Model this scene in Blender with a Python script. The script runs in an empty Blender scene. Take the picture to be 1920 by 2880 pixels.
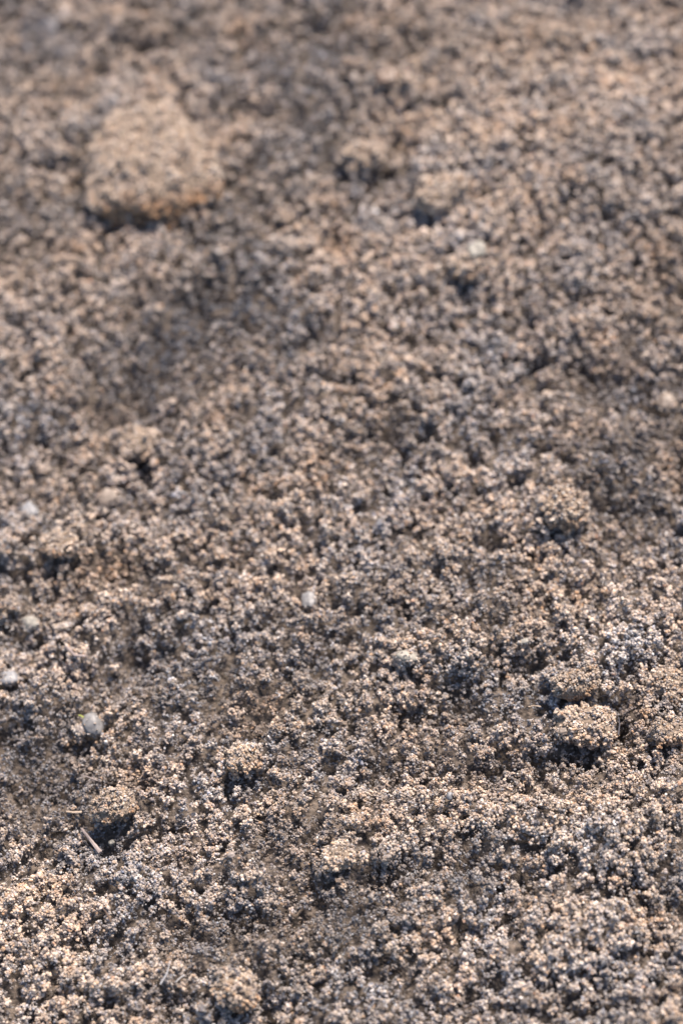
import bpy, math, random
import numpy as np
from mathutils import Vector, Matrix, Euler

R = math.radians
rng = np.random.default_rng(11)
random.seed(11)
sc = bpy.context.scene

# ------------------------------------------------------------------ camera
CAM_H = 0.705          # metres above the sand
PITCH = R(56.0)        # looking down
ROLL = R(-9.0)
LENS = 100.0
PXF = LENS / 36.0 * 2880.0          # focal length in photograph pixels
cam_d = bpy.data.cameras.new('camera')
cam = bpy.data.objects.new('camera', cam_d)
sc.collection.objects.link(cam)
cam_d.sensor_fit = 'VERTICAL'
cam_d.sensor_height = 36.0
cam_d.sensor_width = 24.0
cam_d.lens = LENS
cam_d.clip_start = 0.01
cam_d.clip_end = 200.0
base = Matrix.Rotation(math.pi / 2 - PITCH, 4, 'X')
CAM_M = Matrix.Translation((0, 0, CAM_H)) @ base @ Matrix.Rotation(ROLL, 4, 'Z')
cam.matrix_world = CAM_M
sc.camera = cam


def G(px, py, z=0.0):
    """Point of the ground plane seen at a pixel of the 1920 x 2880 photograph."""
    d = CAM_M.to_3x3() @ Vector(((px - 960) / PXF, -(py - 1440) / PXF, -1.0))
    t = (z - CAM_H) / d.z
    return Vector((d.x * t, d.y * t, z))


foc = G(960, 2310)
ax = -(CAM_M.to_3x3() @ Vector((0, 0, 1)))
cam_d.dof.use_dof = True
cam_d.dof.focus_distance = (foc - Vector((0, 0, CAM_H))).dot(ax)
cam_d.dof.aperture_fstop = 5.6
cam_d.dof.aperture_blades = 9

# ------------------------------------------------------------------ light
SUN_EL, SUN_AZ = R(56), R(38)       # azimuth measured from +Y towards +X
world = bpy.data.worlds.new('World')
sc.world = world
world.use_nodes = True
nt = world.node_tree
bg = nt.nodes['Background']
sky = nt.nodes.new('ShaderNodeTexSky')
sky.sky_type = 'NISHITA'
sky.sun_disc = False
sky.sun_elevation = SUN_EL
sky.sun_rotation = SUN_AZ
nt.links.new(sky.outputs[0], bg.inputs[0])
bg.inputs[1].default_value = 0.10
sun_d = bpy.data.lights.new('sun', 'SUN')
sun = bpy.data.objects.new('sun', sun_d)
sc.collection.objects.link(sun)
sun_d.energy = 4.6
sun_d.angle = R(20)
sun_d.color = (1.0, 0.88, 0.77)
sd = Vector((math.sin(SUN_AZ) * math.cos(SUN_EL), math.cos(SUN_AZ) * math.cos(SUN_EL), math.sin(SUN_EL)))
sun.rotation_euler = sd.to_track_quat('Z', 'Y').to_euler()
sun.location = sd * 3
sc.view_settings.view_transform = 'Standard'
sc.view_settings.look = 'None'
sc.view_settings.gamma = 1.0
sc.view_settings.use_curve_mapping = False
sc.view_settings.exposure = 1.40


# ------------------------------------------------------------------ helpers
def tag(o, label=None, cat=None, group=None, kind=None):
    if label: o['label'] = label
    if cat: o['category'] = cat
    if group: o['group'] = group
    if kind: o['kind'] = kind
    return o


def link(name, me, mat=None, parent=None, smooth=False):
    o = bpy.data.objects.new(name, me)
    sc.collection.objects.link(o)
    if mat: me.materials.append(mat)
    if parent: o.parent = parent
    if smooth:
        me.polygons.foreach_set('use_smooth', [True] * len(me.polygons))
    return o


_perm = rng.permutation(4096)


def _h(ix, iy, s):
    return _perm[(_perm[(ix + s * 131) & 4095] + iy) & 4095]


def perlin(x, y, s=0):
    ix = np.floor(x).astype(np.int64); iy = np.floor(y).astype(np.int64)
    fx = x - ix; fy = y - iy
    u = fx * fx * fx * (fx * (fx * 6 - 15) + 10); v = fy * fy * fy * (fy * (fy * 6 - 15) + 10)

    def g(i, j):
        a = _h(ix + i, iy + j, s) * (2 * math.pi / 4096)
        return np.cos(a) * (fx - i) + np.sin(a) * (fy - j)
    a = g(0, 0) * (1 - u) + g(1, 0) * u
    b = g(0, 1) * (1 - u) + g(1, 1) * u
    return (a * (1 - v) + b * v) * 1.4


def fbm(x, y, s=0, o=3, gain=0.5):
    r = 0; a = 1
    for k in range(o):
        r = r + a * perlin(x * 2 ** k, y * 2 ** k, s + k); a *= gain
    return r


def noise3(p, s, f):
    """cheap 3d-ish noise from three planar lookups; p is (n,3)"""
    return (perlin(p[:, 0] * f + 7.3, p[:, 1] * f + 1.1, s) + perlin(p[:, 1] * f + 3.7, p[:, 2] * f + 9.2, s + 1)
            + perlin(p[:, 2] * f + 5.5, p[:, 0] * f + 2.9, s + 2)) / 1.6


# ------------------------------------------------------------------ materials
def new_mat(name):
    m = bpy.data.materials.new(name); m.use_nodes = True
    return m, m.node_tree, m.node_tree.nodes['Principled BSDF']


def grain_material():
    m, t, b = new_mat('sand_grain')
    a = t.nodes.new('ShaderNodeAttribute'); a.attribute_name = 'grain'; a.attribute_type = 'GEOMETRY'
    i = t.nodes.new('ShaderNodeAttribute'); i.attribute_name = 'tint'; i.attribute_type = 'INSTANCER'
    mx = t.nodes.new('ShaderNodeMix'); mx.data_type = 'RGBA'; mx.blend_type = 'MULTIPLY'; mx.inputs[0].default_value = 1
    t.links.new(a.outputs['Color'], mx.inputs[6]); t.links.new(i.outputs['Color'], mx.inputs[7])
    t.links.new(mx.outputs[2], b.inputs['Base Color'])
    b.inputs['Roughness'].default_value = 0.7
    b.inputs['Specular IOR Level'].default_value = 0.25
    return m


def soil_material(name, c0, c1, scale=900.0, bump=0.0006):
    m, t, b = new_mat(name)
    tc = t.nodes.new('ShaderNodeTexCoord')
    n = t.nodes.new('ShaderNodeTexNoise'); n.inputs['Scale'].default_value = scale; n.inputs['Detail'].default_value = 4
    v = t.nodes.new('ShaderNodeTexVoronoi'); v.inputs['Scale'].default_value = scale
    t.links.new(tc.outputs['Object'], n.inputs['Vector']); t.links.new(tc.outputs['Object'], v.inputs['Vector'])
    r = t.nodes.new('ShaderNodeValToRGB')
    r.color_ramp.elements[0].color = (*c0, 1); r.color_ramp.elements[0].position = 0.32
    r.color_ramp.elements[1].color = (*c1, 1); r.color_ramp.elements[1].position = 0.68
    t.links.new(n.outputs['Fac'], r.inputs[0])
    t.links.new(r.outputs[0], b.inputs['Base Color'])
    bp = t.nodes.new('ShaderNodeBump'); bp.inputs['Distance'].default_value = bump; bp.inputs['Strength'].default_value = 0.9
    bp.invert = True
    t.links.new(v.outputs['Distance'], bp.inputs['Height']); t.links.new(bp.outputs[0], b.inputs['Normal'])
    b.inputs['Roughness'].default_value = 0.85
    return m


MG = grain_material()
M_SOIL = soil_material('dark_base_sand', (0.05, 0.040, 0.032), (0.13, 0.10, 0.08))  # base sheet coloured dark so the gaps between crumbs read as shade
M_CLOD = soil_material('clod_sand', (0.09, 0.065, 0.045), (0.20, 0.15, 0.11))

# ------------------------------------------------------------------ grain crumbs (source meshes for the sand)
GD = 0.00057           # grain diameter, metres


def ico(sub):
    import bmesh
    bm = bmesh.new(); bmesh.ops.create_icosphere(bm, subdivisions=sub, radius=1)
    v = np.array([x.co[:] for x in bm.verts]); f = np.array([[q.index for q in x.verts] for x in bm.faces])
    bm.free(); return v, f


ICO1 = ico(1)     # 12 verts 20 faces
ICO2 = ico(2)     # 42 verts 80 faces

PALETTE = [  # colour, weight
    ((0.50, 0.39, 0.28), 26), ((0.42, 0.33, 0.25), 22), ((0.60, 0.50, 0.39), 18), ((0.36, 0.31, 0.27), 14),
    ((0.72, 0.64, 0.54), 9), ((0.44, 0.27, 0.14), 7), ((0.28, 0.24, 0.22), 8), ((0.13, 0.12, 0.12), 7),
    ((0.38, 0.39, 0.42), 8), ((0.80, 0.77, 0.70), 4), ((0.46, 0.24, 0.13), 0.7), ((0.24, 0.15, 0.09), 4)]
_pc = np.array([p[0] for p in PALETTE]) * np.array([0.69, 0.71, 0.75])
_pc = _pc * 0.66 + _pc.mean(0) * 0.34; _pw = np.array([p[1] for p in PALETTE], float); _pw /= _pw.sum()


def grain_verts(sub, r):
    v, f = (ICO1 if sub == 1 else ICO2)
    d = v * (1 + 0.42 * noise3(v + rng.uniform(0, 60, 3), int(rng.integers(0, 50)), 1.1))[:, None]
    s = rng.uniform(0.68, 1.3, 3)
    q = Euler(rng.uniform(0, 6.28, 3)).to_matrix()
    return (d * s * r) @ np.array(q).T, f


def make_crumb(n, name, open_=0.5):
    P = [np.zeros(3)]; Rr = [GD / 2 * rng.uniform(0.8, 1.25)]
    tries = 0
    while len(P) < n and tries < n * 200:
        tries += 1
        k = rng.integers(0, len(P))
        d = rng.normal(size=3); d /= np.linalg.norm(d)
        r = GD / 2 * float(np.clip(rng.lognormal(-0.05, 0.36), 0.45, 1.9))
        c = P[k] + d * (Rr[k] + r) * 0.86
        lim = GD * 0.52 * n ** (1 / 3) * (1 + open_)
        if np.linalg.norm(c) > lim: continue
        A = np.array(P); dist = np.linalg.norm(A - c, axis=1)
        if np.any(dist < (np.array(Rr) + r) * 0.74): continue
        P.append(c); Rr.append(r)
    V = []; F = []; C = []; o = 0
    warm = rng.uniform(-1, 1)
    for c, r in zip(P, Rr):
        v, f = grain_verts(1 if rng.random() < 0.65 else 2, r * 1.05)
        V.append(v + c); F.append(f + o); o += len(v)
        col = _pc[rng.choice(len(_pc), p=_pw)] * rng.uniform(0.82, 1.18)
        C.append(np.tile(np.append(col, 1), (len(v), 1)))
    V = np.concatenate(V); F = np.concatenate(F); C = np.concatenate(C)
    me = bpy.data.meshes.new(name)
    me.from_pydata(V.tolist(), [], F.tolist())
    ca = me.color_attributes.new('grain', 'FLOAT_COLOR', 'POINT')
    ca.data.foreach_set('color', C.astype(np.float32).ravel())
    me.materials.append(MG)
    return bpy.data.objects.new(name, me)


crumbs = bpy.data.collections.new('crumb_sources')      # unlinked: only the shapes the sand is made of
SIZES = [(1, 14), (3, 12), (7, 14), (15, 14), (32, 12), (60, 8)]
CLS = []; idx = 0
for n, m in SIZES:
    ids = []
    for k in range(m):
        crumbs.objects.link(make_crumb(n, 'crumb_%03d' % idx, rng.uniform(0.25, 0.8)))
        ids.append(idx); idx += 1
    CLS.append(ids)


def sand_group():
    g = bpy.data.node_groups.new('lay_sand', 'GeometryNodeTree')
    g.interface.new_socket('Geometry', in_out='INPUT', socket_type='NodeSocketGeometry')
    g.interface.new_socket('Geometry', in_out='OUTPUT', socket_type='NodeSocketGeometry')
    N = g.nodes; L = g.links
    gi = N.new('NodeGroupInput'); go = N.new('NodeGroupOutput')
    ci = N.new('GeometryNodeCollectionInfo'); ci.inputs['Collection'].default_value = crumbs
    ci.inputs['Separate Children'].default_value = True; ci.inputs['Reset Children'].default_value = True
    ip = N.new('GeometryNodeInstanceOnPoints'); ip.inputs['Pick Instance'].default_value = True

    def att(name, t):
        a = N.new('GeometryNodeInputNamedAttribute'); a.data_type = t; a.inputs['Name'].default_value = name
        return a.outputs['Attribute']
    L.new(gi.outputs[0], ip.inputs['Points']); L.new(ci.outputs[0], ip.inputs['Instance'])
    L.new(att('which', 'INT'), ip.inputs['Instance Index'])
    L.new(att('turn', 'FLOAT_VECTOR'), ip.inputs['Rotation'])
    L.new(att('size', 'FLOAT'), ip.inputs['Scale'])
    L.new(ip.outputs[0], go.inputs[0])
    return g


SAND = sand_group()


def lay(name, pos, which, size, tint, parent=None):
    n = len(pos)
    me = bpy.data.meshes.new(name)
    me.vertices.add(n)
    me.vertices.foreach_set('co', pos.astype(np.float32).ravel())
    a = me.attributes.new('which', 'INT', 'POINT'); a.data.foreach_set('value', which.astype(np.int32))
    a = me.attributes.new('turn', 'FLOAT_VECTOR', 'POINT')
    a.data.foreach_set('vector', rng.uniform(0, 2 * math.pi, (n, 3)).astype(np.float32).ravel())
    a = me.attributes.new('size', 'FLOAT', 'POINT'); a.data.foreach_set('value', size.astype(np.float32))
    a = me.attributes.new('tint', 'FLOAT_COLOR', 'POINT')
    a.data.foreach_set('color', np.concatenate([tint, np.ones((n, 1))], 1).astype(np.float32).ravel())
    o = link(name, me, MG, parent)
    md = o.modifiers.new('sand', 'NODES'); md.node_group = SAND
    o['kind'] = 'stuff'
    return o


def pick_classes(n, weights):
    w = np.array(weights, float); w /= w.sum()
    c = rng.choice(len(CLS), n, p=w)
    out = np.zeros(n, int)
    for k, ids in enumerate(CLS):
        m = c == k
        out[m] = rng.choice(ids, m.sum())
    return out, c


# ------------------------------------------------------------------ relief of the ground
X0, X1, Y0, Y1, STEP = -0.21, 0.22, 0.23, 0.80, 0.0009
gx = np.arange(X0, X1, STEP); gy = np.arange(Y0, Y1, STEP)
GX, GY = np.meshgrid(gx, gy)         # [row = y, col = x]
S = 1920 / 1568.0


def pxsize(px, py):
    """metres across one photograph pixel at that ground point"""
    p = G(px, py)
    return (p - Vector((0, 0, CAM_H))).dot(ax) / PXF


B = 0.0050 * fbm(GX / 0.16, GY / 0.16, 3, 2)
# drag ridges running from lower left to upper right of the photograph
dv = (G(1400, 1500) - G(500, 2100)); ang = math.atan2(dv.y, dv.x) + 0.28
U = GX * math.cos(ang) + GY * math.sin(ang); W = -GX * math.sin(ang) + GY * math.cos(ang)
B += 0.0044 * fbm(U / 0.085, W / 0.030, 11, 2)
B += 0.0024 * fbm(GX / 0.017, GY / 0.017, 21, 3)

# swellings (+) and hollows (-) that the photograph shows: x, y (in 1568-px view), half width, half height px, mm
FEAT = [
    (420, 780, 200, 110, -6), (300, 1000, 90, 190, -5), (300, 1480, 110, 150, -5), (1100, 1600, 170, 80, -4), (1430, 900, 200, 100, -6),
    (100, 1750, 220, 130, -5), (600, 2130, 200, 60, -1.5), (900, 1750, 300, 50, -3), (900, 900, 250, 110, 4), (1150, 1450, 260, 80, 4),
    (1250, 1900, 260, 70, 4), (80, 2150, 220, 110, 4), (1400, 300, 350, 240, 4), (200, 300, 200, 150, 3), (500, 1180, 220, 70, 4),
    (330, 300, 90, 90, 7), (830, 340, 55, 45, 5), (1010, 430, 75, 55, 7), (1080, 590, 60, 45, 5), (700, 610, 110, 45, 3),
    (330, 575, 90, 45, 3), (60, 230, 90, 60, 4), (120, 320, 90, 40, 4), (340, 40, 200, 30, 4), (1250, 120, 240, 100, 3),
    (900, 230, 60, 40, 3), (330, 1010, 60, 50, 6), (180, 1240, 110, 40, 6), (430, 1180, 70, 60, 3), (900, 850, 120, 60, 3),
    (1290, 1150, 55, 55, 6), (1180, 1200, 90, 50, 4), (1020, 1290, 90, 40, 3), (930, 1500, 140, 60, 3),
    (1310, 1560, 70, 45, 4), (1180, 1660, 120, 60, 4), (1480, 1500, 90, 70, 4), (560, 1750, 80, 40, 4), (270, 1850, 60, 50, 5),
    (330, 1990, 150, 40, 4), (780, 1920, 55, 70, 5), (70, 2090, 180, 60, 4), (1150, 1880, 150, 40, 4), (1400, 1950, 160, 60, 4),
    (1330, 2180, 170, 50, 5), (930, 2110, 70, 40, 3), (150, 2270, 200, 60, 3), (800, 2290, 120, 50, 3), (540, 2250, 55, 40, 5),
    (1000, 1030, 90, 60, 3), (620, 1050, 140, 60, 2), (1400, 1330, 120, 50, 3), (1530, 1680, 60, 50, 4),
    (10, 30, 60, 60, -6), (250, 150, 50, 25, -4), (200, 190, 40, 60, -5), (560, 160, 60, 30, -4), (740, 80, 80, 50, -6),
    (670, 260, 110, 60, -5), (930, 145, 50, 25, -5), (80, 160, 60, 20, -4),
    (890, 390, 60, 35, -5), (760, 400, 50, 50, -3), (560, 400, 50, 70, -4), (470, 700, 120, 50, -4), (320, 880, 60, 70, -7),
    (240, 940, 60, 40, -4), (520, 860, 90, 50, -3), (760, 780, 140, 35, -4), (1350, 850, 140, 50, -6), (1480, 940, 60, 60, -6),
    (1210, 820, 90, 50, -3), (340, 1090, 40, 40, -6), (345, 1170, 30, 30, -6), (170, 1140, 30, 30, -3), (60, 1330, 90, 40, -2),
    (270, 1310, 110, 25, -2), (870, 1020, 70, 60, -4), (1555, 1050, 30, 70, -7), (1530, 1285, 40, 20, -9), (1390, 1160, 40, 50, -5),
    (1190, 1270, 70, 18, -6), (310, 1500, 40, 60, -7), (230, 1560, 60, 40, -4), (560, 1480, 90, 60, -3), (800, 1560, 90, 40, -2),
    (90, 1700, 140, 60, -6), (180, 1850, 60, 40, -3), (80, 1790, 90, 30, -4), (300, 1760, 50, 20, -6), (470, 1640, 120, 50, -3),
    (1200, 1530, 70, 50, -6), (1010, 1640, 110, 50, -5), (1420, 1650, 25, 90, -6), (1340, 1740, 110, 20, -6), (1130, 1770, 60, 30, -4),
    (860, 1800, 150, 50, -5), (200, 1960, 110, 30, -3), (600, 1930, 90, 60, -2), (690, 2070, 60, 35, -3), (600, 2110, 110, 30, -4),
    (480, 2170, 110, 50, -2.5), (860, 2040, 70, 40, -5), (1200, 1830, 130, 25, -4), (1050, 2000, 60, 40, -5), (1230, 2010, 90, 30, -4),
    (1480, 2050, 90, 25, -4), (330, 2320, 90, 40, -3), (620, 2310, 50, 40, -6), (1080, 2150, 90, 30, -4), (1130, 2290, 70, 50, -3),
    (1480, 2300, 90, 40, -4), (750, 2210, 90, 30, -3)]
for (fx, fy, wx, wy, mm) in FEAT:
    px, py = fx * S, fy * S
    c = G(px, py); e1 = G(px + wx * S, py) - c; e2 = G(px, py + wy * S) - c
    M = np.linalg.inv(np.array([[e1.x, e2.x], [e1.y, e2.y]]))
    dx = GX - c.x; dy = GY - c.y
    u = M[0, 0] * dx + M[0, 1] * dy; v = M[1, 0] * dx + M[1, 1] * dy
    q = u * u + v * v
    wob = 1 + 0.5 * perlin(GX / 0.009 + fx, GY / 0.009 + fy, 5)
    B += mm * 0.00075 * np.exp(-1.1 * q * np.clip(wob, 0.4, 2))

# small lumps, thousands of them, pressed together
L = np.zeros_like(B)
area = (X1 - X0) * (Y1 - Y0)


def lumps(n, r0, r1, flat):
    for k in range(n):
        x = rng.uniform(X0, X1); y = rng.uniform(Y0, Y1)
        r = r0 + (r1 - r0) * rng.random() ** 2.2
        asp = rng.uniform(0.75, 1.3)
        i0 = max(int((x - r * 1.4 - X0) / STEP), 0); i1 = int((x + r * 1.4 - X0) / STEP) + 2
        j0 = max(int((y - r * 1.4 - Y0) / STEP), 0); j1 = int((y + r * 1.4 - Y0) / STEP) + 2
        sx = GX[j0:j1, i0:i1]; sy = GY[j0:j1, i0:i1]
        q = ((sx - x) / (r * asp)) ** 2 + ((sy - y) * asp / r) ** 2
        d = np.sqrt(np.clip(1 - q, 0, 1)) * r * flat * rng.uniform(0.5, 1.2)
        w = L[j0:j1, i0:i1]
        np.maximum(w, d, out=w)


lumps(int(area / 0.012 ** 2 * 0.35), 0.003, 0.008, 0.38)
lumps(int(area / 0.0042 ** 2 * 0.7), 0.0014, 0.0036, 0.95)
H = B + L + 0.0007 * fbm(GX / 0.0045, GY / 0.0045, 31, 2)
H -= H.mean()
gyy, gxx = np.gradient(H, STEP)


def bil(A, x, y):
    fx = np.clip((x - X0) / STEP, 0, A.shape[1] - 1.001); fy = np.clip((y - Y0) / STEP, 0, A.shape[0] - 1.001)
    i = fx.astype(int); j = fy.astype(int); u = fx - i; v = fy - j
    return (A[j, i] * (1 - u) + A[j, i + 1] * u) * (1 - v) + (A[j + 1, i] * (1 - u) + A[j + 1, i + 1] * u) * v


def height(x, y):
    return float(bil(H, np.array([x]), np.array([y]))[0])


# the ground sheet: the fine relief in the middle, running out flat for metres around
def spread(a, lo, hi):
    out = []; d = STEP * 3; v = a[0] if lo is not None else a[-1]
    s = -1 if lo is not None else 1; lim = lo if lo is not None else hi
    while (v - lim) * s < 0:
        v += s * d; out.append(v); d *= 1.35
    return out


lx = spread(gx, -25, None)[::-1]; rx = spread(gx, None, 25)
ly = spread(gy, -25, None)[::-1]; ry = spread(gy, None, 40)
ex = np.array(lx + gx.tolist() + rx); ey = np.array(ly + gy.tolist() + ry)
EX, EY = np.meshgrid(ex, ey)
EZ = bil(H, np.clip(EX, X0, gx[-1]).ravel(), np.clip(EY, Y0, gy[-1]).ravel()).reshape(EX.shape)
out = np.maximum(np.maximum(X0 - EX, EX - gx[-1]), np.maximum(Y0 - EY, EY - gy[-1]))
EZ = EZ * np.exp(-np.clip(out, 0, None) / 0.15) - 0.0034
nx, ny = len(ex), len(ey)
me = bpy.data.meshes.new('ground')
co = np.stack([EX.ravel(), EY.ravel(), EZ.ravel()], 1).astype(np.float32)
q = (np.arange(ny - 1)[:, None] * nx + np.arange(nx - 1)[None, :]).ravel()
faces = np.stack([q, q + 1, q + 1 + nx, q + nx], 1).astype(np.int32)
me.vertices.add(len(co)); me.vertices.foreach_set('co', co.ravel())
me.loops.add(faces.size); me.loops.foreach_set('vertex_index', faces.ravel())
me.polygons.add(len(faces)); me.polygons.foreach_set('loop_start', np.arange(0, faces.size, 4, dtype=np.int32))
me.update(calc_edges=True)
ground = link('ground', me, M_SOIL, smooth=True)
tag(ground, 'grey brown sand below the loose grains, coloured dark for shade in the gaps', kind='structure')


# ------------------------------------------------------------------ the loose sand on it
PATCH = [(1150, 230, 600, 260, -.2), (560, 590, 90, 120, .3), (430, 780, 110, 110, .35), (330, 940, 90, 110, .3),   # damp dark (+) and dry pale (-) sand, with broad shading painted in: x, y, half sizes (1568-px view), strength
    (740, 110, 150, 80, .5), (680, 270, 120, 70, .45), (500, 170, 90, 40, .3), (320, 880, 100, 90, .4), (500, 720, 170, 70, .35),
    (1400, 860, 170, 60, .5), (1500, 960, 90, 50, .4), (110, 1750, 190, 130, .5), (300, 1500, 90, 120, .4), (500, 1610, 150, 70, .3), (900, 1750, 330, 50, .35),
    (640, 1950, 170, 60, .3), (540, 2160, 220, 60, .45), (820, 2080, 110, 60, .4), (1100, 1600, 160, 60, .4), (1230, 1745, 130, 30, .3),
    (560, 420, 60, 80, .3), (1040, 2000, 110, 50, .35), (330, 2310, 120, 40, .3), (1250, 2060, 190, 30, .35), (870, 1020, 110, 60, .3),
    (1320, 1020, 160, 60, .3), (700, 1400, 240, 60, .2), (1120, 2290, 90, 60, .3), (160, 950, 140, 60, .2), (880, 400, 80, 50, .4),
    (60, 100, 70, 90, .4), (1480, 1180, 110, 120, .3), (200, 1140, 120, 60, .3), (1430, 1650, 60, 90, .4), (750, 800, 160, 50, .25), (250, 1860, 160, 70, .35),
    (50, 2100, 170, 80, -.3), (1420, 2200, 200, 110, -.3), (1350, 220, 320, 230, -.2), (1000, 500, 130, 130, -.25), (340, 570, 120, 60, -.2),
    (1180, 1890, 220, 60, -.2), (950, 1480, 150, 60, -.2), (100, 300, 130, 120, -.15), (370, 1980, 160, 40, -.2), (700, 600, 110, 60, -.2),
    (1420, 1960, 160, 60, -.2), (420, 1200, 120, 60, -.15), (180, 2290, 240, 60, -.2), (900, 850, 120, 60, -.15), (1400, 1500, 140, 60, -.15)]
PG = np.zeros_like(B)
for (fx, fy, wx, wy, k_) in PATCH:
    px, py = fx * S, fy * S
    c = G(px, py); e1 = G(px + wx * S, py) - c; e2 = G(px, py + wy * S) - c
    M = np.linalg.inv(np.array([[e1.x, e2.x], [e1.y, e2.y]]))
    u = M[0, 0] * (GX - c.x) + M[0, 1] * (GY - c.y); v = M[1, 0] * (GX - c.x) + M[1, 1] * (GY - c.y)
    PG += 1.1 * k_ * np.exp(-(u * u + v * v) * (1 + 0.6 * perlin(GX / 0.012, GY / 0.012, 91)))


def tints(x, y, n):
    """patches of paler dry sand and greyer or rustier sand, painted broad shading and a per-crumb spread"""
    dry = fbm(x / 0.045, y / 0.045, 41, 3)
    russet = fbm(x / 0.020, y / 0.020, 51, 2)
    grey = fbm(x / 0.030, y / 0.030, 61, 2)
    v = 0.90 + 0.24 * dry + 0.16 * perlin(x / 0.0035, y / 0.0035, 47) + rng.normal(0, 0.11, n)
    c = np.stack([v, v, v], 1)
    k = np.clip(russet - 0.25, 0, 1)[:, None] * 0.6 + (rng.random(n) < 0.03)[:, None] * 0.35
    c = c * (1 - k * np.array([0.05, 0.28, 0.5]))
    w_ = np.clip(grey * 1.2 + 0.8 * perlin(x / 0.006, y / 0.006, 67), -1, 1)[:, None]
    c = c * (1 + w_ * np.array([-0.05, 0.0, 0.06]))
    g = np.clip(grey, 0, 1)[:, None] * 0.6
    c = c * (1 - g * np.array([0.22, 0.14, 0.02]))
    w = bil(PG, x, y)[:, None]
    c = c * np.clip(1 - 0.55 * w * np.array([0.85, 0.80, 0.70]), 0.35, 1.3)  # damp and dry patches, plus broad shading painted into the tint
    return np.clip(c, 0.2, 1.4)


TOP = H.copy()


def porosity(x, y):
    a_ = x * 0.94 - y * 0.34; b_ = (x * 0.34 + y * 0.94) / 1.65       # clumps drawn out along the slope
    wx = 0.0012 * perlin(x / 0.006, y / 0.006, 86)
    return 0.9 * perlin(a_ / 0.0017, b_ / 0.0017, 81) + 0.8 * perlin((a_ + wx) / 0.0033, b_ / 0.0033, 83) + 0.45 * perlin((a_ - wx) / 0.0075, b_ / 0.0075, 87)


def cu(x, y): return x * math.cos(ang) + y * math.sin(ang)
def cw(x, y): return -x * math.sin(ang) + y * math.cos(ang)


LOW_SHADE = np.array([0.64, 0.655, 0.70])      # low filler grains tinted darker: shade in the gaps put into colour
CRUST_LIGHT = np.array([1.15, 1.10, 1.07])       # raised crust crumbs tinted paler, light on their tops put into colour


def scatter(density, weights, lift0, lift1, cut, crust=False):
    n = int(area * density)
    x = rng.uniform(X0 + 0.002, X1 - 0.003, n); y = rng.uniform(Y0 + 0.002, Y1 - 0.003, n)
    sx = bil(gxx, x, y); sy = bil(gyy, x, y)
    st = np.sqrt(1 + sx * sx + sy * sy)
    pore = porosity(x, y)
    if crust:
        pore = pore - 0.95 * bil(PG, x, y) + 0.30 * fbm(cu(x, y) / 0.034, cw(x, y) / 0.010, 85, 2)
    keep = (rng.random(n) < st / 2.2) & (pore > cut)
    x, y, sx, sy, st = x[keep], y[keep], sx[keep], sy[keep], st[keep]; n = len(x)
    w, c = pick_classes(n, weights)
    rad = np.array([0.5, 0.8, 1.1, 1.45, 1.9, 2.4])[c] * GD
    z = bil(H, x, y) + 0.0028 * np.clip(porosity(x, y), -0.7, 0.8) + 0.0004 * perlin(x / 0.0012, y / 0.0012, 73)
    d = rad * rng.uniform(lift0, lift1, n)
    nrm = np.stack([-sx / st, -sy / st, 1 / st], 1)
    pos = np.stack([x, y, z], 1) + nrm * d[:, None]
    i_ = np.clip(((pos[:, 0] - X0) / STEP).round().astype(int), 0, TOP.shape[1] - 1); j_ = np.clip(((pos[:, 1] - Y0) / STEP).round().astype(int), 0, TOP.shape[0] - 1)
    np.maximum.at(TOP, (j_, i_), pos[:, 2] + rad * 0.9 * (c > 1))
    return pos, w, rng.normal(1, 0.08, n).clip(0.75, 1.3), tints(x, y, n) * (CRUST_LIGHT if crust else LOW_SHADE)


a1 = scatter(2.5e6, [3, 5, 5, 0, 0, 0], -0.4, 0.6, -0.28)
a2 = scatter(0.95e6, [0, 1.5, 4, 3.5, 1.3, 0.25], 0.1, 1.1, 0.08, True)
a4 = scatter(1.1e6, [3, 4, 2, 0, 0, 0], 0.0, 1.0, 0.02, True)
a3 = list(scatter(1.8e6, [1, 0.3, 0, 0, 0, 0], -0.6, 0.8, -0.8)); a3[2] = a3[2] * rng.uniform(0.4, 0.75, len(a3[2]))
allp = [np.concatenate(z_) for z_ in zip(a1, a2, a3, a4)]
print('SAND INSTANCES', len(allp[0]))
sand = lay('sand_grains', *allp)
T0 = np.pad(TOP, 1, mode='edge')
TOP = np.max([T0[a:a + TOP.shape[0], b:b + TOP.shape[1]] for a in range(3) for b in range(3)], axis=0)
T0 = np.pad(TOP, 1, mode='edge'); TOP = sum(T0[a:a + TOP.shape[0], b:b + TOP.shape[1]] for a in range(3) for b in range(3)) / 9
tag(sand, 'loose tan and grey sand grains clumped into crumbs over the ground', 'sand', kind='stuff')



# ------------------------------------------------------------------ things lying on the sand
def hit(px, py):
    """where the line of sight of a photograph pixel meets the relief"""
    a = G(px, py, 0.02); b = G(px, py, -0.02)
    t = np.linspace(0, 1, 400)
    xs = a.x + (b.x - a.x) * t; ys = a.y + (b.y - a.y) * t; zs = 0.02 - 0.04 * t
    k = int(np.argmax(bil(TOP, xs, ys) >= zs))
    return Vector((xs[k], ys[k], zs[k]))


def noisy_ball(sub, rad, amp, f, seed, square=0.0):
    import bmesh
    bm = bmesh.new(); bmesh.ops.create_icosphere(bm, subdivisions=sub, radius=1)
    P = np.array([v.co[:] for v in bm.verts])
    Pn = P / (np.abs(P) ** (2 + square * 6)).sum(1)[:, None] ** (1 / (2 + square * 6))
    d = 1 + amp * noise3(P + seed * 3.17, seed, f) + amp * 0.45 * noise3(P + seed, seed + 9, f * 2.7)
    Pn = Pn * d[:, None] * np.array(rad)
    for v, p in zip(bm.verts, Pn): v.co = p
    return bm


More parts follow.
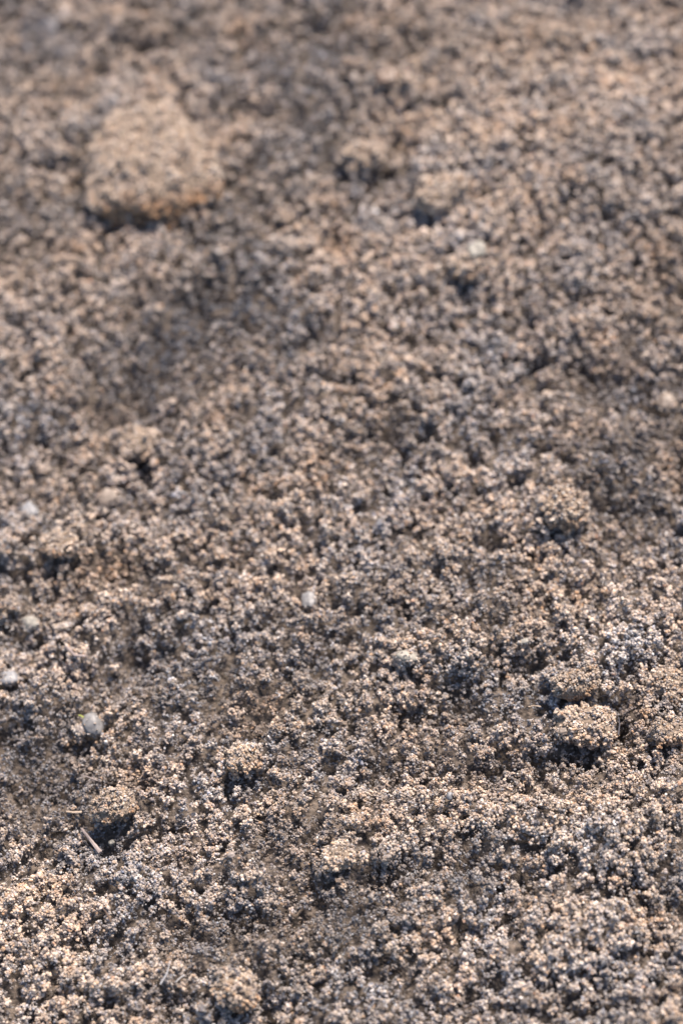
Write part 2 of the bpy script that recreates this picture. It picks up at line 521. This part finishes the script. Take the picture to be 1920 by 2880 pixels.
def bm_mesh(bm, name):
    me = bpy.data.meshes.new(name); bm.to_mesh(me); bm.free(); return me


def clod(px, py, rx, ry, label, lobes=(), russet=0.0, val=1.0, flat=0.62, seed=1, sq=0.0, sit=0.16, taper=0.0):
    """px, py, rx, ry in photograph pixels"""
    p = hit(px, py + ry * (0.35 if not taper else 0.1)); k = pxsize(px, py)
    ax_, ay_, az_ = rx * k, ry * k * 1.05, ry * k * flat * 1.05
    bm = noisy_ball(4, (ax_, ay_, az_), 0.32, 1.9, seed, sq)
    val *= 0.92
    for v in bm.verts: v.co.x *= 1 - taper * v.co.y / ay_
    me = bm_mesh(bm, 'soil_clod')
    body = link('soil_clod', me, M_CLOD, smooth=True)
    body.location = (p.x, p.y, p.z + az_ * sit)
    body.rotation_euler = (0, 0, rng.uniform(-0.3, 0.3) if not taper else 0.06)
    V = np.array([v.co[:] for v in me.vertices]); T = np.array([f.vertices[:] for f in me.polygons])
    A, Bv, C = V[T[:, 0]], V[T[:, 1]], V[T[:, 2]]
    cr = np.cross(Bv - A, C - A); ar = np.linalg.norm(cr, axis=1) / 2; nr = cr / (ar * 2)[:, None]
    n = int(ar.sum() * 1.6e6)
    f = rng.choice(len(T), n, p=ar / ar.sum()); u = np.sqrt(rng.random(n)); v = rng.random(n)
    P = A[f] * (1 - u)[:, None] + Bv[f] * (u * (1 - v))[:, None] + C[f] * (u * v)[:, None]
    w, c = pick_classes(n, [5, 5, 4, 2.2, 0.7, 0.1])
    rad = np.array([0.5, 0.8, 1.1, 1.45, 1.9, 2.4])[c] * GD
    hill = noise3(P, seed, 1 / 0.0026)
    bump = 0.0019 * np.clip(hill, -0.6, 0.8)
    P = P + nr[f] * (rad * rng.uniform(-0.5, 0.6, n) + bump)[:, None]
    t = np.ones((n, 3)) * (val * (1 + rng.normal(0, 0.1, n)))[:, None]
    t = t * np.array([1.07, 1.0, 0.93]) * np.where(hill[:, None] > -0.05, 1.02, 0.84)  # low spots tinted darker, rises lighter: shading put into the colour
    if russet:      # warm bounced light and shade painted low on its near side
        m = np.clip((-P[:, 1] / ay_ * 0.8 - P[:, 2] / az_ * 0.5 - 0.30 + 0.3 * noise3(P, 5, 1 / 0.008)) * 3, 0, 1) * russet
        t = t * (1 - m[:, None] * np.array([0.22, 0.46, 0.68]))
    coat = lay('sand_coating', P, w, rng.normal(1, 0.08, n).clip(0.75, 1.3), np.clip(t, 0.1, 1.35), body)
    tag(body, label, 'soil clod', 'clods of caked sand')
    return body


q = S
clod(345 * q, 372 * q, 116 * q, 142 * q, 'largest clod of caked pale sand, wedge shaped with a rust brown shade painted along its lower edge', russet=0.75, val=1.14, flat=0.42, seed=3, sq=0.10, sit=0.30, taper=0.30)
clod(1010 * q, 432 * q, 58 * q, 40 * q, 'warm tan clod beside a dark grey hollow in the blurred upper part', val=1.15, seed=5)
clod(830 * q, 350 * q, 42 * q, 32 * q, 'small orange tan clod at the upper edge of the middle grey hollow', val=1.12, seed=6)
clod(1075 * q, 600 * q, 38 * q, 30 * q, 'whitish clod with an orange foot in the upper right blurred sand', russet=0.5, val=1.2, seed=7)
clod(322 * q, 1008 * q, 38 * q, 34 * q, 'upright brown tan clod above a string of black holes on the left', russet=0.3, val=0.98, seed=8)
clod(1292 * q, 1152 * q, 42 * q, 44 * q, 'roundish brown clod standing out of the slope at right of centre', russet=0.4, val=0.95, seed=9)
clod(1340 * q, 1655 * q, 66 * q, 42 * q, 'sharp domed clod with a flat chip on top and a black gap beneath', russet=0.3, val=1.08, seed=10)
clod(1318 * q, 1560 * q, 50 * q, 34 * q, 'brown shaded clod just behind the sharp domed clod', russet=0.6, val=0.85, seed=11)
clod(1530 * q, 1560 * q, 36 * q, 34 * q, 'crumbly grey tan clod near the right edge, level with the brown shaded one', val=0.95, seed=12)
clod(1535 * q, 1672 * q, 34 * q, 26 * q, 'small orange brown clod at the right edge past the dark gap', russet=0.6, val=0.95, seed=13)
clod(556 * q, 1735 * q, 36 * q, 26 * q, 'low sharp clod speckled with white and orange grains left of centre', russet=0.5, val=1.05, seed=14)
clod(258 * q, 1838 * q, 44 * q, 36 * q, 'brown knobbly clod just above the grey twig', russet=0.5, val=0.9, seed=15)
clod(545 * q, 2265 * q, 44 * q, 38 * q, 'slightly blurred clod with an orange flank at the bottom edge', russet=0.5, val=1.0, seed=16)
clod(782 * q, 1958 * q, 28 * q, 30 * q, 'small upright pale clod in the sharp sand below the centre', val=1.15, seed=17)
clod(140 * q, 1240 * q, 36 * q, 26 * q, 'tan overhanging clod with a black gap under it near the left edge', russet=0.4, val=1.05, seed=18)


def pebble_mat(name, col, dark=0.75):
    m, t, b = new_mat(name)
    tc = t.nodes.new('ShaderNodeTexCoord')
    n = t.nodes.new('ShaderNodeTexNoise'); n.inputs['Scale'].default_value = 650; n.inputs['Detail'].default_value = 5
    t.links.new(tc.outputs['Object'], n.inputs['Vector'])
    r = t.nodes.new('ShaderNodeValToRGB')
    r.color_ramp.elements[0].color = (*[c * dark for c in col], 1); r.color_ramp.elements[0].position = 0.35
    r.color_ramp.elements[1].color = (*col, 1); r.color_ramp.elements[1].position = 0.6
    t.links.new(n.outputs['Fac'], r.inputs[0]); t.links.new(r.outputs[0], b.inputs['Base Color'])
    bp = t.nodes.new('ShaderNodeBump'); bp.inputs['Distance'].default_value = 0.0004; bp.inputs['Strength'].default_value = 0.7
    t.links.new(n.outputs['Fac'], bp.inputs['Height']); t.links.new(bp.outputs[0], b.inputs['Normal'])
    b.inputs['Roughness'].default_value = 0.5
    return m


P_CREAM = pebble_mat('cream_quartz', (0.22, 0.20, 0.165)); P_GREY = pebble_mat('grey_stone', (0.15, 0.142, 0.136))
P_WHITE = pebble_mat('white_quartz', (0.16, 0.156, 0.16)); P_TAN = pebble_mat('tan_stone', (0.17, 0.13, 0.10))
P_RUST = pebble_mat('rust_stone', (0.12, 0.075, 0.05)); P_PINK = pebble_mat('pink_stone', (0.22, 0.18, 0.155))


def pebble(name, px, py, rx, ry, rot, mat, label, cat='pebble', flat=0.8, sub=3, seed=1, square=0.15, sink=0.15, amp=0.30, lift=0.0):
    p = hit(px, py); k = pxsize(px, py)
    bm = noisy_ball(sub, (rx * k, ry * k, ry * k * flat), amp, 1.3, seed, square)
    o = link(name, bm_mesh(bm, name), mat, smooth=(sub > 2))
    o.location = (p.x, p.y, p.z + lift + ry * k * flat * (0.20 - sink))
    o.rotation_euler = (rng.uniform(-0.2, 0.2) + 0.15, rng.uniform(-0.2, 0.2), ROLL + rot)
    if rx > 14:      # grains stuck round its foot
        V = np.array([v.co[:] for v in o.data.vertices]); V = V[(V[:, 2] < 0.35 * V[:, 2].max()) | (rng.random(len(V)) < 0.12)]
        n = int(len(V) * 1.3); P = V[rng.integers(0, len(V), n)] * rng.uniform(0.97, 1.06, (n, 1)) + rng.normal(0, GD * 0.3, (n, 3))
        w, c = pick_classes(n, [5, 1, 0.4, 0, 0, 0])
        lay('sand_coating', P, w, rng.uniform(0.6, 1.1, n), np.ones((n, 3)) * rng.uniform(0.7, 1.1, (n, 1)), o)
    tag(o, label, cat, 'pebbles lying on the sand' if cat == 'pebble' else 'thin chips lying on the sand')
    return o


pebble('pebble', 87, 1752, 20, 18, 0.2, P_CREAM, 'cream white pebble near the left edge, the brightest there', seed=2)
pebble('pebble', 262, 2040, 30, 32, 0.5, P_GREY, 'smooth light grey pebble between crumbs at left', seed=3, flat=0.7)
pebble('pebble', 228, 2052, 17, 15, 0.1, P_PINK, 'small pinkish pebble touching the smooth grey pebble', seed=4)
pebble('pebble', 1263, 2240, 8, 12, -0.2, P_WHITE, 'tiny white egg shaped pebble beside a small black hole', seed=5, sink=0)
pebble('pebble', 650, 2405, 11, 9, 0.2, P_PINK, 'tiny pale pink pebble in the sharp sand right of the twig', seed=6, sink=0)
pebble('pebble', 314, 2371, 9, 8, 0.4, P_CREAM, 'tiny cream pebble just right of the grey twig', seed=7, sink=0)
pebble('pebble', 1873, 1135, 25, 24, 0.3, P_TAN, 'round tan pebble perched at the right edge above the middle', seed=8, sink=-0.2)
pebble('pebble', 1085, 222, 30, 27, 0.3, P_RUST, 'rust brown pebble blurred in the dark hollow near the top', seed=9)
pebble('pebble', 1340, 712, 26, 22, 0.3, P_CREAM, 'blurred white pebble on top of the whitish clod', seed=10, sink=-0.3)
pebble('pebble', 180, 1762, 21, 9, 0.35, P_PINK, 'long narrow pale pebble right of the cream white one', seed=11, sink=0)
pebble('pebble', 1142, 1848, 28, 15, -0.15, P_CREAM, 'pale lying pebble half sunk in light sand at the centre', seed=12, sink=0.1)
pebble('pebble', 30, 1908, 26, 17, 0.1, P_WHITE, 'bluish white pebble at the left edge above the dark hollow', seed=13)
pebble('pebble', 85, 1443, 20, 26, 0.5, P_WHITE, 'lilac white pebble above the left overhanging clod', seed=15)
pebble('stone_chip', 1581, 2063, 12, 9, 0.1, P_TAN, 'flat tan chip stuck on top of the sharp domed clod', 'stone chip', flat=0.5, sub=2, seed=20, sink=-0.4, lift=0.0012)
pebble('stone_chip', 1478, 1802, 17, 7, 0.15, P_CREAM, 'pale oblong chip lying right of the centre', 'stone chip', flat=0.5, sub=2, seed=21, sink=0)
pebble('stone_chip', 868, 1688, 20, 26, 0.1, P_GREY, 'grey brown leaf shaped chip standing in blurred sand at centre', 'stone chip', flat=0.35, sub=2, seed=22, sink=0, amp=0.2)
pebble('stone_chip', 304, 1400, 24, 26, 0.6, P_TAN, 'brown three sided chip in the blurred sand at left', 'stone chip', flat=0.4, sub=2, seed=23, sink=0, amp=0.25)


# ---- plant bits
def wood_mat(name, c0, c1):
    m, t, b = new_mat(name)
    tc = t.nodes.new('ShaderNodeTexCoord'); mp = t.nodes.new('ShaderNodeMapping')
    mp.inputs['Scale'].default_value = (150, 2600, 2600)
    n = t.nodes.new('ShaderNodeTexNoise'); n.inputs['Scale'].default_value = 1; n.inputs['Detail'].default_value = 4
    t.links.new(tc.outputs['Object'], mp.inputs[0]); t.links.new(mp.outputs[0], n.inputs['Vector'])
    r = t.nodes.new('ShaderNodeValToRGB')
    r.color_ramp.elements[0].color = (*c0, 1); r.color_ramp.elements[0].position = 0.35
    r.color_ramp.elements[1].color = (*c1, 1); r.color_ramp.elements[1].position = 0.65
    t.links.new(n.outputs['Fac'], r.inputs[0]); t.links.new(r.outputs[0], b.inputs['Base Color'])
    bp = t.nodes.new('ShaderNodeBump'); bp.inputs['Distance'].default_value = 0.0001
    t.links.new(n.outputs['Fac'], bp.inputs['Height']); t.links.new(bp.outputs[0], b.inputs['Normal'])
    b.inputs['Roughness'].default_value = 0.8
    return m


W_GREY = wood_mat('weathered_wood', (0.13, 0.10, 0.09), (0.27, 0.22, 0.20)); W_STRAW = wood_mat('dry_straw', (0.22, 0.165, 0.12), (0.36, 0.28, 0.21))
W_DARK = wood_mat('dark_wood', (0.035, 0.02, 0.014), (0.09, 0.055, 0.035)); W_PALE = wood_mat('pale_root', (0.20, 0.19, 0.19), (0.32, 0.31, 0.31))
W_BLUE = wood_mat('grey_stalk', (0.04, 0.04, 0.05), (0.09, 0.09, 0.11)); W_GREEN = wood_mat('green_leaf', (0.14, 0.16, 0.03), (0.25, 0.27, 0.05))


def stick(name, pts, w0, w1, mat, label, cat, group=None, flat=0.7, lift=0.7, sides=8):
    """pts: photograph pixels along it; w0, w1: widths in photograph pixels at its ends"""
    k = pxsize(*pts[0])
    P = [hit(*p) for p in pts]
    zs = np.array([p.z for p in P]); t = np.linspace(0, 1, len(P)); fit = np.polyfit(t, zs, 1)
    res = max(zs - np.polyval(fit, t))
    tt = np.linspace(0, 1, 30); px_ = np.interp(tt, t, [p.x for p in P]); py_ = np.interp(tt, t, [p.y for p in P])
    res = np.percentile(bil(TOP, px_, py_) - np.polyval(fit, tt), 85)
    W = []
    for i, p in enumerate(P):
        W.append(Vector((p.x, p.y, fit[0] * t[i] + fit[1] + res + GD * (lift - 1.0) * 0.3 + (w0 + w1) / 4 * k * flat)))
    n = 14; path = []
    for j in range(n):
        f = j / (n - 1) * (len(W) - 1); i = min(int(f), len(W) - 2); path.append(W[i].lerp(W[i + 1], f - i))
    mid = sum(path, Vector()) / n
    dirx = (path[-1] - path[0]).normalized(); M = dirx.to_track_quat('X', 'Z').to_matrix()
    Mi = M.transposed()
    import bmesh
    bm = bmesh.new(); rings = []
    for j, p in enumerate(path):
        c = Mi @ (p - mid); r = (w0 + (w1 - w0) * j / (n - 1)) * k / 2
        ring = []
        for s_ in range(sides):
            a = 2 * math.pi * s_ / sides; rr = r * rng.uniform(0.86, 1.12)
            off = rng.uniform(-0.5, 0.5) * r if j in (0, n - 1) else 0
            ring.append(bm.verts.new((c.x + off, c.y + math.cos(a) * rr, c.z + math.sin(a) * rr * flat)))
        rings.append(ring)
    for a_, b_ in zip(rings, rings[1:]):
        for s_ in range(sides):
            bm.faces.new((a_[s_], a_[(s_ + 1) % sides], b_[(s_ + 1) % sides], b_[s_]))
    bm.faces.new(rings[0][::-1]); bm.faces.new(rings[-1])
    bmesh.ops.recalc_face_normals(bm, faces=bm.faces)
    o = link(name, bm_mesh(bm, name), mat)
    o.location = mid; o.rotation_euler = M.to_euler()
    return tag(o, label, cat, group)


stick('twig', [(231, 2333), (285, 2402)], 7, 14, W_GREY, 'grey broken twig tapering to one end, lying on sharp sand at lower left', 'twig', lift=3.5)
stick('straw_piece', [(188, 2284), (208, 2288), (231, 2286)], 6, 8, W_STRAW, 'short tan straw piece just above the grey broken twig', 'straw', lift=1.5)
stick('twig', [(283, 2548), (298, 2566), (314, 2594)], 4, 6, W_DARK, 'thin dark brown twig half sunk in the lower left sand', 'twig', lift=1.4)
stick('twig', [(188, 1826), (212, 1846), (244, 1856)], 7, 9, W_GREY, 'soft focus grey twig right below the long narrow pebble', 'twig', lift=1.5)
stick('plant_fibre', [(274, 2270), (276, 2278), (282, 2290)], 2, 2.5, W_PALE, 'tiny white fibre hanging at the tip of the knobbly clod', 'plant fibre', lift=2.5)
stick('rootlet', [(481, 2706), (470, 2740), (453, 2773)], 3, 5, W_PALE, 'pale branching rootlet, the longer of two near the bottom', 'rootlet', lift=1.8)
stick('rootlet', [(494, 2765), (506, 2752), (519, 2744)], 3, 4, W_PALE, 'short pale rootlet right of the longer one near the bottom', 'rootlet', lift=1.8)
stick('straw_piece', [(1484, 1989), (1500, 1987), (1518, 1988)], 3, 4, W_STRAW, 'fine pale straw lying level above the sharp domed clod', 'straw', lift=1.8)
stick('plant_stalk', [(1738, 2018), (1741, 2040), (1738, 2068)], 3, 4, W_BLUE, 'dark blue grey stalk upright in the gap right of the domed clod', 'plant stalk', lift=1.5)
stick('plant_stalk', [(1728, 2026), (1726, 2048), (1722, 2066)], 3, 3, W_BLUE, 'shorter blue grey stalk left of its twin in the same gap', 'plant stalk', lift=1.5)
stick('plant_fibre', [(590, 1908), (601, 1904), (612, 1912), (616, 1921)], 4, 4, W_PALE, 'small curled white fibre in soft sand left of the centre', 'plant fibre', lift=1.5)
stick('plant_fibre', [(775, 1963), (786, 1962), (786, 1954), (776, 1950)], 4, 4, W_PALE, 'white hooked fibre right of the small curled one', 'plant fibre', lift=1.5)
stick('plant_stalk', [(228, 2180), (250, 2192), (276, 2196)], 3, 4, W_GREY, 'thin grey stalk in the dark hollow above the knobbly clod', 'plant stalk', lift=1.5)
stick('leaf_fragment', [(222, 2012), (230, 2014), (238, 2020)], 3, 5, W_GREEN, 'yellow green leaf scrap at the upper left of the grey pebble', 'leaf', lift=1.8, flat=0.3)
